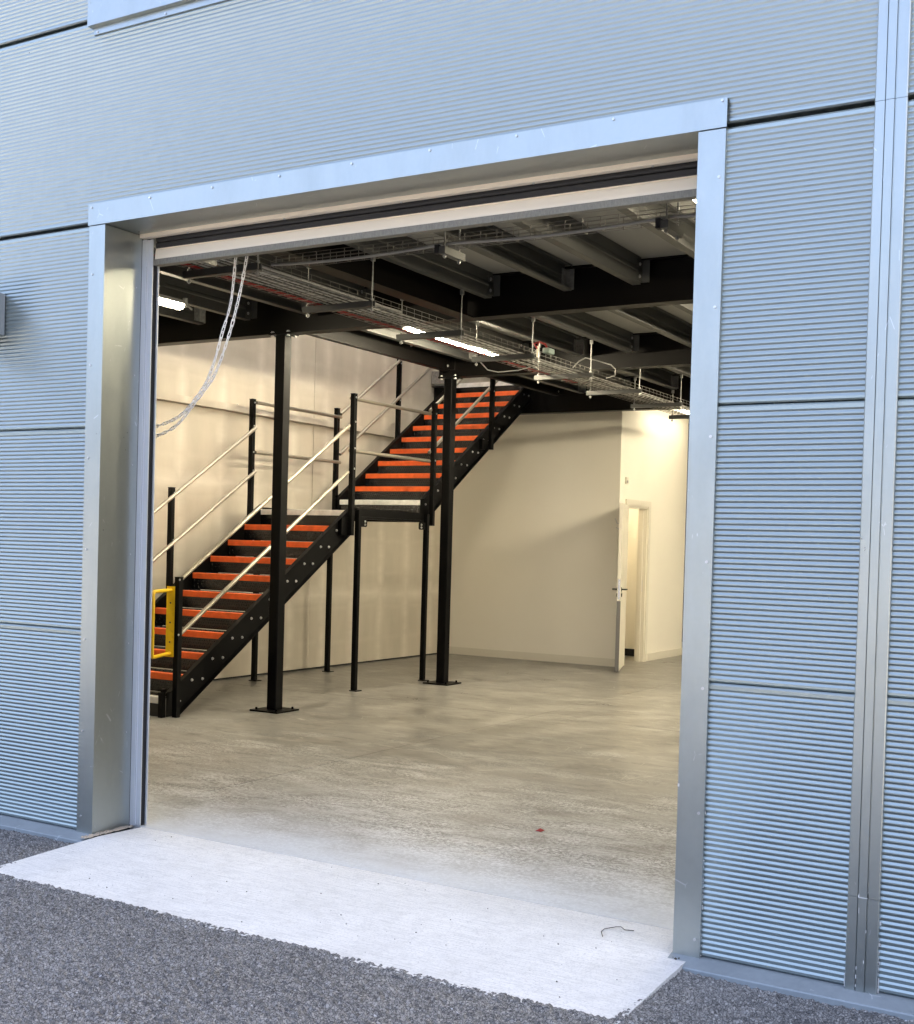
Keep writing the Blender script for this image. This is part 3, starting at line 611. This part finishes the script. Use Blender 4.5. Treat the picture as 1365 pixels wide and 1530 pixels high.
# stringers: channel sections
def stringer(x, flip, y0, y1, k0, zlo=None):
    """outer face at x; plate 5 mm with flanges turned outward"""
    m = MB(); s = 1 if flip else -1
    zt = lambda y: .030 + (R_ + (y - 3.12) * R_ / G_ if k0 == 1 else R_ * 12 + (y - 7.0) * R_ / G_)
    zb = lambda y: zt(y) - .275
    ysb = y0 + max(0, (0.0015 - zb(y0)) / (R_ / G_)) if zb(y0) < 0 else y0
    poly = [(y0, zt(y0)), (y1, zt(y1)), (y1, zb(y1))]
    if zb(y0) < 0: poly += [(ysb, .0015), (y0, .0015)]
    else: poly += [(y0, zb(y0))]
    m.prism(poly, 0, x, x + s * .006)
    for za, zb_ in ((-.008, 0), (-.275, -.267)):
        ya = ysb if za < -.1 else y0
        f = [(ya, zt(ya) + za), (y1, zt(y1) + za), (y1, zt(y1) + zb_), (ya, zt(ya) + zb_)]; m.prism(f, 0, x + s * .006, x + s * .048)
    return m
for x, fl in ((XB, True), (XA, False)):
    stringer(x, fl, 3.145, 5.66, 1).build('stringer', 'black', st)
    stringer(x, fl, 6.97, 9.49, 12).build('stringer', 'black', st)
# start plates of the first step
m = MB(); m.box(XB - .022, XB + .022, 3.075, 3.115, .0015, .205); m.build('foot_plate', 'black', st)
m = MB(); m.box(XB - .006, XB + .022, 3.082, 3.12, .2055, .235); m.build('foot_cap', 'black', st)
locs = []
for k in range(1, 23):
    if k in (11, 22): continue
    y, z = noseY(k), R_ * k
    for dy in ((.065, .195) if k != 1 else (.17,)): locs.append((XB + .0065, y + dy, z - .043))
bolts_each(locs, st, (1, 0, 0), r=.0085, hgt=.012)
# landing
m = MB(); m.box(XA, XB, 5.625, 6.995, 1.785, 1.792); m.build('landing_plate', 'plate', st)
for a in ((XA - .05, XB + .05, 5.668, 5.680), (XA - .05, XB + .05, 6.95, 6.962)):
    m = MB(); m.box(*a, 1.712, 1.784); m.build('landing_edge', 'black', st)
for x in (XA - .045, XB + .045):
    m = MB(); m.box(x - .02, x + .02, 5.70, 6.93, 1.735, 1.815); m.box(x - .025, x + .025, 5.70, 6.93, 1.712, 1.734); m.build('landing_beam', 'black', st)
for x in (-5.829, -4.553):
    for y in (5.672, 6.952):
        m = MB(); m.box(x - .025, x + .025, y - .025, y + .025, .009, 1.80 if x < -5 else 1.80); lg = m.build('leg', 'black', st, bevel=.003)
        m = MB(); sx = .05; m.box(x - (.03 if x > -5 else .04), x + .06, y - .04, y + .05, .001, .0085); m.build('foot', 'black', lg)
for y, s in ((5.698, 1), (6.926, -1)):
    m = MB(); m.prism([(y, 1.711), (y + s * .115, 1.711), (y + s * .125, 1.70), (y + s * .125, 1.645), (y + s * .11, 1.632), (y, 1.632)], 0, -4.556, -4.548); gs = m.build('gusset', 'black', st)
    bolts_each([(-4.548, y + s * .085, 1.685), (-4.548, y + s * .085, 1.655)], gs, (1, 0, 0), r=.008, hgt=.01)
# newels and posts
def post(x, y, z0, z1, w=.05):
    m = MB(); m.box(x - w / 2, x + w / 2, y - w / 2, y + w / 2, z0, z1); p = m.build('post', 'black', st, bevel=.003)
    c = MB(); c.box(x - w / 2 - .001, x + w / 2 + .001, y - w / 2 - .001, y + w / 2 + .001, z1, z1 + .006); c.build('post_cap', 'black', p); return p
XPR, XPL = -4.572, -5.829
for x, y, a, b in ((XPR, 3.18, .0015, 1.147), (XPR, 5.575, 1.543, 2.931), (XPR, 7.09, 1.68, 3.006), (XPR, 8.375, 2.615, 3.86),
                   (XPL, 3.18, .0015, 1.147), (XPL, 4.39, .80, 1.947), (XPL, 5.545, 1.543, 2.922), (XPL, 7.02, 1.68, 2.990), (XPL, 8.28, 2.55, 3.764)):
    post(x, y, a, b)
for y, z in ((5.515, 1.60), (8.275, 2.665)):
    m = MB(); m.box(XB + .008, XB + .05, y - .055, y + .018, z - .055, z + .12 if y < 6 else z + .06); m.build('post_bracket', 'black', st)
def rail(p, q, off):
    m = MB(); P, Q = Vector(p), Vector(q); m.tube(P, Q, .0185, 10); r = m.build('rail', 'rail', st)
sl = R_ / G_
for xx in (-4.605, -5.80):
    rail((xx, 3.20, 1.108), (xx, 5.57, 2.632), 0); rail((xx, 3.20, .655), (xx, 5.575, 2.18), 0)
    rail((xx, 5.57, 2.893), (xx, 7.06, 2.897), 0); rail((xx, 5.57, 2.378), (xx, 7.06, 2.383), 0)
    rail((xx, 7.05, 2.93), (xx, 9.45, 4.50), 0); rail((xx, 7.05, 2.475), (xx, 9.45, 4.045), 0)
pts = []
for y, zz in ((3.16, (1.13, .68)), (5.575, (2.66, 2.90, 2.40, 2.20)), (8.375, (3.30,)), (7.09, (2.9, 2.39))): pts += [(XPR + .025, y, z) for z in zz]
for y, zz in ((4.40, (1.90, 1.45)), (5.545, (2.65, 2.89, 2.38, 2.19)), (7.02, (2.9, 2.38)), (8.28, (3.68, 3.23))): pts += [(XPL + .025, y + .003, z) for z in zz]
bolts_each(pts, st, (1, 0, 0), r=.006, hgt=.006)

# yellow safety gate
gt = thing('safety_gate', 'small yellow tubular safety gate hinged to the lowest stair post', 'gate', (-4.6, 3.14, .78))
ga, gb = Vector((-4.612, 3.135, 0)), Vector((-4.425, 2.74, 0)); gd = (gb - ga).normalized(); gw = Vector((-gd.y, gd.x, 0))
m = MB(); A_ = ga
for z0 in (0,):
    vs = [ga + gd * .005 + gw * c + Vector((0, 0, z)) for z in (.50, 1.075) for c in (-.034, .034)]; vs += [v + gd * .006 for v in vs]
    m.add(vs, [(0, 1, 3, 2), (4, 6, 7, 5), (0, 4, 5, 1), (2, 3, 7, 6), (0, 2, 6, 4), (1, 5, 7, 3)])
m.build('mounting_plate', 'yellow', gt)
top = [ga + Vector((0, 0, 1.045)), gb + Vector((0, 0, 1.045))]
m = MB(); m.path([ga + gd * .01 + Vector((0, 0, 1.045)), gb - gd * .03 + Vector((0, 0, 1.045)), gb - gd * .006 + Vector((0, 0, 1.036)), gb + Vector((0, 0, 1.01)), gb + Vector((0, 0, .565)), gb - gd * .006 + Vector((0, 0, .54)), gb - gd * .03 + Vector((0, 0, .53)), ga + gd * .01 + Vector((0, 0, .53))], .015, 8)
m.build('bent_tube', 'yellow', gt)
m = MB()
for z in (.62, .78, .94): p_ = ga + gd * .011 + Vector((0, 0, z)); m.tube(p_, p_ + gd * .004, .007, 8)
m.build('hinge_screw', 'dark', gt)

# ================================================================ CABLE TRAYS
tr_ = thing('cable_tray', 'long wire basket cable tray hung on rods below the mezzanine joists', 'cable tray', (-2.48, 5, 3.1))
TX0, TX1, TZ, TH = -2.70, -2.275, 3.076, .060
bys = [1.25 + 1.17 * k for k in range(9)]
for y in bys:
    m = MB(); m.prism([(y - .02, 3.032), (y + .02, 3.032), (y + .02, 3.073), (y + .012, 3.073), (y + .012, 3.036), (y - .017, 3.036), (y - .017, 3.073), (y - .02, 3.073)], 0, -2.77, -2.19)
    b = m.build('bracket', 'joist', tr_)
    for x in (-2.735, -2.205):
        m = MB(); m.tube((x, y, 3.0), (x, y, 3.37), .005, 6); m.tube((x, y, 3.006), (x, y, 3.020), .012, 6); m.tube((x, y, 3.076), (x, y, 3.088), .012, 6); m.box(x - .012, x + .012, y - .012, y + .012, 3.335, 3.371); m.build('hanger_rod', 'galv', b)
m = MB(); ya, yb = .75, 11.2; wr = .0017
for i in range(9): x = TX0 + (TX1 - TX0) * i / 8; m.tube((x, ya, TZ), (x, yb, TZ), wr, 4, False)
for x in (TX0, TX1):
    for dz in (TH * .5, TH): m.tube((x, ya, TZ + dz), (x, yb, TZ + dz), wr, 4, False)
n = int((yb - ya) / .1)
for i in range(n):
    y = ya + i * .1; m.path([(TX0, y, TZ + TH), (TX0, y, TZ + .003), (TX1, y, TZ + .003), (TX1, y, TZ + TH)], wr * 1.15, 4)
m.build('wire_basket', 'wire', tr_)
def wob(x, z, y0, y1, a=.006, n=40):
    o = []; 
    for i in range(n + 1): o.append((x + random.uniform(-a, a), y0 + (y1 - y0) * i / n, z + random.uniform(0, a)))
    return o
def cable(pts, r, mt, label, g=None, name='cable'):
    m = MB(); m.path(pts, r, 6); o = m.build(name, mt); return tag(o, label, 'cable', g)
RED = 'red cables laid along the hanging basket tray'
for i in range(4): cable(wob(TX0 + .012 + i * .013, TZ + .010, .9, 6.6), .0052, 'cable_red', 'thin red cable lying along the outer edge of the long basket tray', RED)
GRY = 'grey cables laid in the hanging basket tray'
for i in range(8): cable(wob(TX0 + .10 + i * .036, TZ + .011 + (i % 3) * .005, .9, 11, .010, 30), .0055, 'cable_white' if i in (7, 10) else 'batten', 'pale grey cable lying in the middle of the long basket tray', GRY)
cable(wob(TX1 - .02, TZ + .013, 1.3, 2.9, .004, 14), .009, 'cable_white', 'thick white cable along the inner edge of the long basket tray, near the shutter')
cable([(-2.30, 5.75, 3.10), (-2.29, 5.85, 3.17), (-2.27, 5.95, 3.215), (-2.25, 6.2, 3.22), (-2.22, 6.42, 3.215), (-2.20, 6.48, 3.18), (-2.20, 6.47, 3.12), (-2.25, 6.38, 3.085)], .0055, 'cable_white', 'white cable looping out over the side of the long basket tray')
cable([(-2.72, 4.80, 3.09), (-2.76, 4.87, 3.05), (-2.76, 5.0, 3.0), (-2.72, 5.12, 2.995), (-2.62, 5.3, 3.03), (-2.55, 5.4, 3.07)], .005, 'cable_white', 'slack white cable loop drooping under the long basket tray')
# red conduit joint and pale box at the fifth hanger
jb = thing('tray_junction', 'small pale green box with a red cable knot clipped on the basket tray', 'junction box', (-2.26, 5.05, 3.15))
m = MB(); m.box(-2.275, -2.215, 5.08, 5.20, 3.13, 3.175); m.build('box', 'teal', jb, bevel=.006)
m = MB(); m.tube((-2.27, 4.98, 3.08), (-2.27, 4.98, 3.17), .009, 8); m.build('gland', 'railwhite', jb)
m = MB(); m.path([(-2.27, 4.98, 3.15), (-2.29, 4.95, 3.19), (-2.26, 4.99, 3.21), (-2.24, 5.06, 3.20), (-2.25, 5.12, 3.18)], .009, 6); m.path([(-2.27, 4.98, 3.17), (-2.25, 4.96, 3.20), (-2.27, 5.0, 3.2)], .006, 6); m.build('cable_knot', 'cable_red', jb)
# narrow tray across the doorway
t2 = thing('cross_cable_tray', 'narrow wire tray crossing behind the doorway top with a sagging white cable', 'cable tray', (-1, 1.5, 3.1))
m = MB(); y0, y1, z0, z1 = 1.47, 1.53, 3.10, 3.165
for y in (y0, (y0 + y1) / 2, y1): m.tube((-2.27, y, z0), (2.4, y, z0), .0016, 4, False)
for y in (y0, y1):
    for dz in (.022, .044, .065): m.tube((-2.27, y, z0 + dz), (2.4, y, z0 + dz), .0016, 4, False)
for i in range(47): x = -2.25 + i * .1; m.path([(x, y0, z1), (x, y0, z0 - .002), (x, y1, z0 - .002), (x, y1, z1)], .0022, 4)
m.build('wire_basket', 'wire', t2)
for x in (-1.05, .22, 1.5):
    m = MB(); m.box(x - .02, x + .02, 1.40, 1.62, 3.05, 3.09); b = m.build('bracket', 'joist', t2)
    for y in (1.43, 1.585): m = MB(); m.tube((x, y, 3.03), (x, y, 3.37), .005, 6); m.tube((x, y, 3.035), (x, y, 3.048), .011, 6); m.build('hanger_rod', 'galv', b)
    m = MB(); m.box(x - .045, x - .0205, 1.395, 1.44, 3.052, 3.10); m.build('strut_end', 'darkgap', b)
pts = []
for i in range(60):
    x = -2.28 + i * .079; ph = ((x + 1.05) / 1.27) % 1.0; sag = 4 * ph * (1 - ph); pts.append((x, 1.462, 3.118 - .020 * sag))
cable(pts, .0085, 'cable_white', 'white cable sagging along the narrow tray behind the shutter', None, 'sagging_cable')

# ================================================================ BATTEN LIGHTS
def batten(x, y0, y1, label, z=3.370, g_='strip lights under the mezzanine joists', lamp='lamp'):  # emission set fitting by fitting to balance the interior light
    b = thing('strip_light', label, 'strip light', (x, (y0 + y1) / 2, z), g_)
    m = MB(); m.prism([(x - .045, z - .001), (x + .045, z - .001), (x + .05, z - .03), (x - .05, z - .03)], 1, y0, y1); m.build('housing', 'batten', b)
    m = MB(); pr = [(x + .045 * math.cos(t_), z - .0305 - .042 * math.sin(t_)) for t_ in [math.pi * i / 8 for i in range(9)]]; m.prism(pr, 1, y0 + .01, y1 - .01); m.build('diffuser', lamp, b)
    m = MB()
    for y in (y0, y1 - .006): m.prism([(x - .047, z - .031), (x + .047, z - .031), (x + .03, z - .068), (x - .03, z - .068)], 1, y + .002, y + .006)
    for i in range(1, 5):
        y = y0 + (y1 - y0) * i / 5; m.box(x - .05, x - .044, y - .012, y + .012, z - .055, z - .025); m.box(x + .044, x + .05, y - .012, y + .012, z - .055, z - .025)
    m.build('clip', 'batten', b); return b
batten(-4.50, 1.30, 3.05, 'lit strip light near the front, its end showing beside the left jamb', lamp='lamp_front')
batten(-3.35, 4.50, 6.22, 'long lit strip light below the basket tray in the middle of the unit')
batten(-3.22, 10.75, 12.25, 'lit strip light by the top of the cream office wall', lamp='lamp_dim')
batten(.22, 1.78, 3.55, 'lit strip light partly behind the right jamb, just under the shutter', lamp='lamp_mid')
batten(.25, 4.6, 6.35, 'unseen strip light added in the middle bay to light the interior')  # out of view, added to brighten the interior
batten(.25, 7.5, 9.2, 'unseen strong strip light added in the third bay to light the partition', lamp='lamp_fill')  # this and the next: unseen fill lights for the partition
batten(1.55, 7.5, 9.2, 'second unseen strong strip light added in the third bay to soften the partition shadow', lamp='lamp_fill')
batten(.25, 10.4, 12.1, 'unseen strip light added in the far bay to light the interior')  # likewise unseen and added for its light
batten(-4.35, 10.3, 11.5, 'strip light inside the small room behind the open door', 2.598, lamp='lamp_dim')
m = MB(); m.path([(-4.50, 3.05, 3.36), (-4.50, 3.12, 3.35), (-4.52, 3.2, 3.33)], .008, 6); m.tube((-4.50, 3.1, 3.33), (-4.50, 3.1, 3.40), .02, 8); tag(m.build('light_connector', 'batten'), 'grey plug connector on the end of the front strip light', 'connector')

# ================================================================ LITTER
def stone(x, y, z, r, mt, label, g_):
    m = MB(); vs = [Vector((math.sin(a) * math.cos(b), math.sin(a) * math.sin(b), math.cos(a) * .6)) * r * random.uniform(.75, 1.2) for a, b in ((0, 0), (1.1, 0), (1.1, 1.3), (1.1, 2.5), (1.1, 3.8), (1.1, 5.1), (2.2, .6), (2.2, 2.1), (2.2, 3.6), (2.2, 5))]
    import bmesh
    bm = bmesh.new()
    for v_ in vs: bm.verts.new(v_ + Vector((x, y, z + r * .4)))
    bmesh.ops.convex_hull(bm, input=bm.verts); me = bpy.data.meshes.new('pebble'); bm.to_mesh(me); bm.free(); me.materials.append(M[mt])
    o = bpy.data.objects.new('pebble', me); COL.objects.link(o); o['kind'] = 'stuff'; return o
peb = MB()
def zr(x, y): return -.008 * (.246 - y) / .246 if y > 0 else -.008 + (-.026) * (-y) / .69
for i in range(46):
    x, y = random.uniform(-1.9, .85), random.uniform(-.6, .2); r = random.uniform(.0015, .0045); z = zr(x, y)
    peb.add([(x - r, y, z), (x + r * .6, y - r, z), (x + r, y + r * .5, z), (x - r * .2, y + r, z), (x, y, z + r)], [(0, 1, 4), (1, 2, 4), (2, 3, 4), (3, 0, 4)])
peb.build('grit', 'twig', kind='stuff')
peb = MB()
for i in range(60):
    x, y = random.uniform(-2.0, 1.9), random.uniform(-2.2, -.1)
    if RX0 - .03 < x < RX1 + .03 and y > RY0 - .03: continue
    r = random.uniform(.002, .006); z = -.034
    peb.add([(x - r, y, z), (x + r * .6, y - r, z), (x + r, y + r * .5, z), (x - r * .2, y + r, z), (x, y, z + r)], [(0, 1, 4), (1, 2, 4), (2, 3, 4), (3, 0, 4)])
peb.build('loose_chips', mat('pale_chip', (.5, .5, .5), .8), kind='stuff')
m = MB(); m.path([(.598, .02, zr(0, .02) + .003), (.575, .06, zr(0, .06) + .006), (.571, .10, zr(0, .10) + .004), (.604, .135, zr(0, .13) + .008), (.628, .128, zr(0, .13) + .014), (.642, .131, zr(0, .13) + .004), (.675, .145, zr(0, .145) + .003)], .0016, 5); tag(m.build('twig', 'twig'), 'thin bent dark twig lying on the pale concrete ramp near the jamb', 'twig')
m = MB(); m.add([(-.385, 1.40, .002), (-.35, 1.395, .001), (-.34, 1.42, .006), (-.375, 1.425, .002), (-.36, 1.41, .016)], [(0, 1, 4), (1, 2, 4), (2, 3, 4), (3, 0, 4), (0, 3, 2, 1)]); tag(m.build('scrap', 'redbit'), 'tiny red scrap lying on the dusty concrete floor inside', 'scrap')
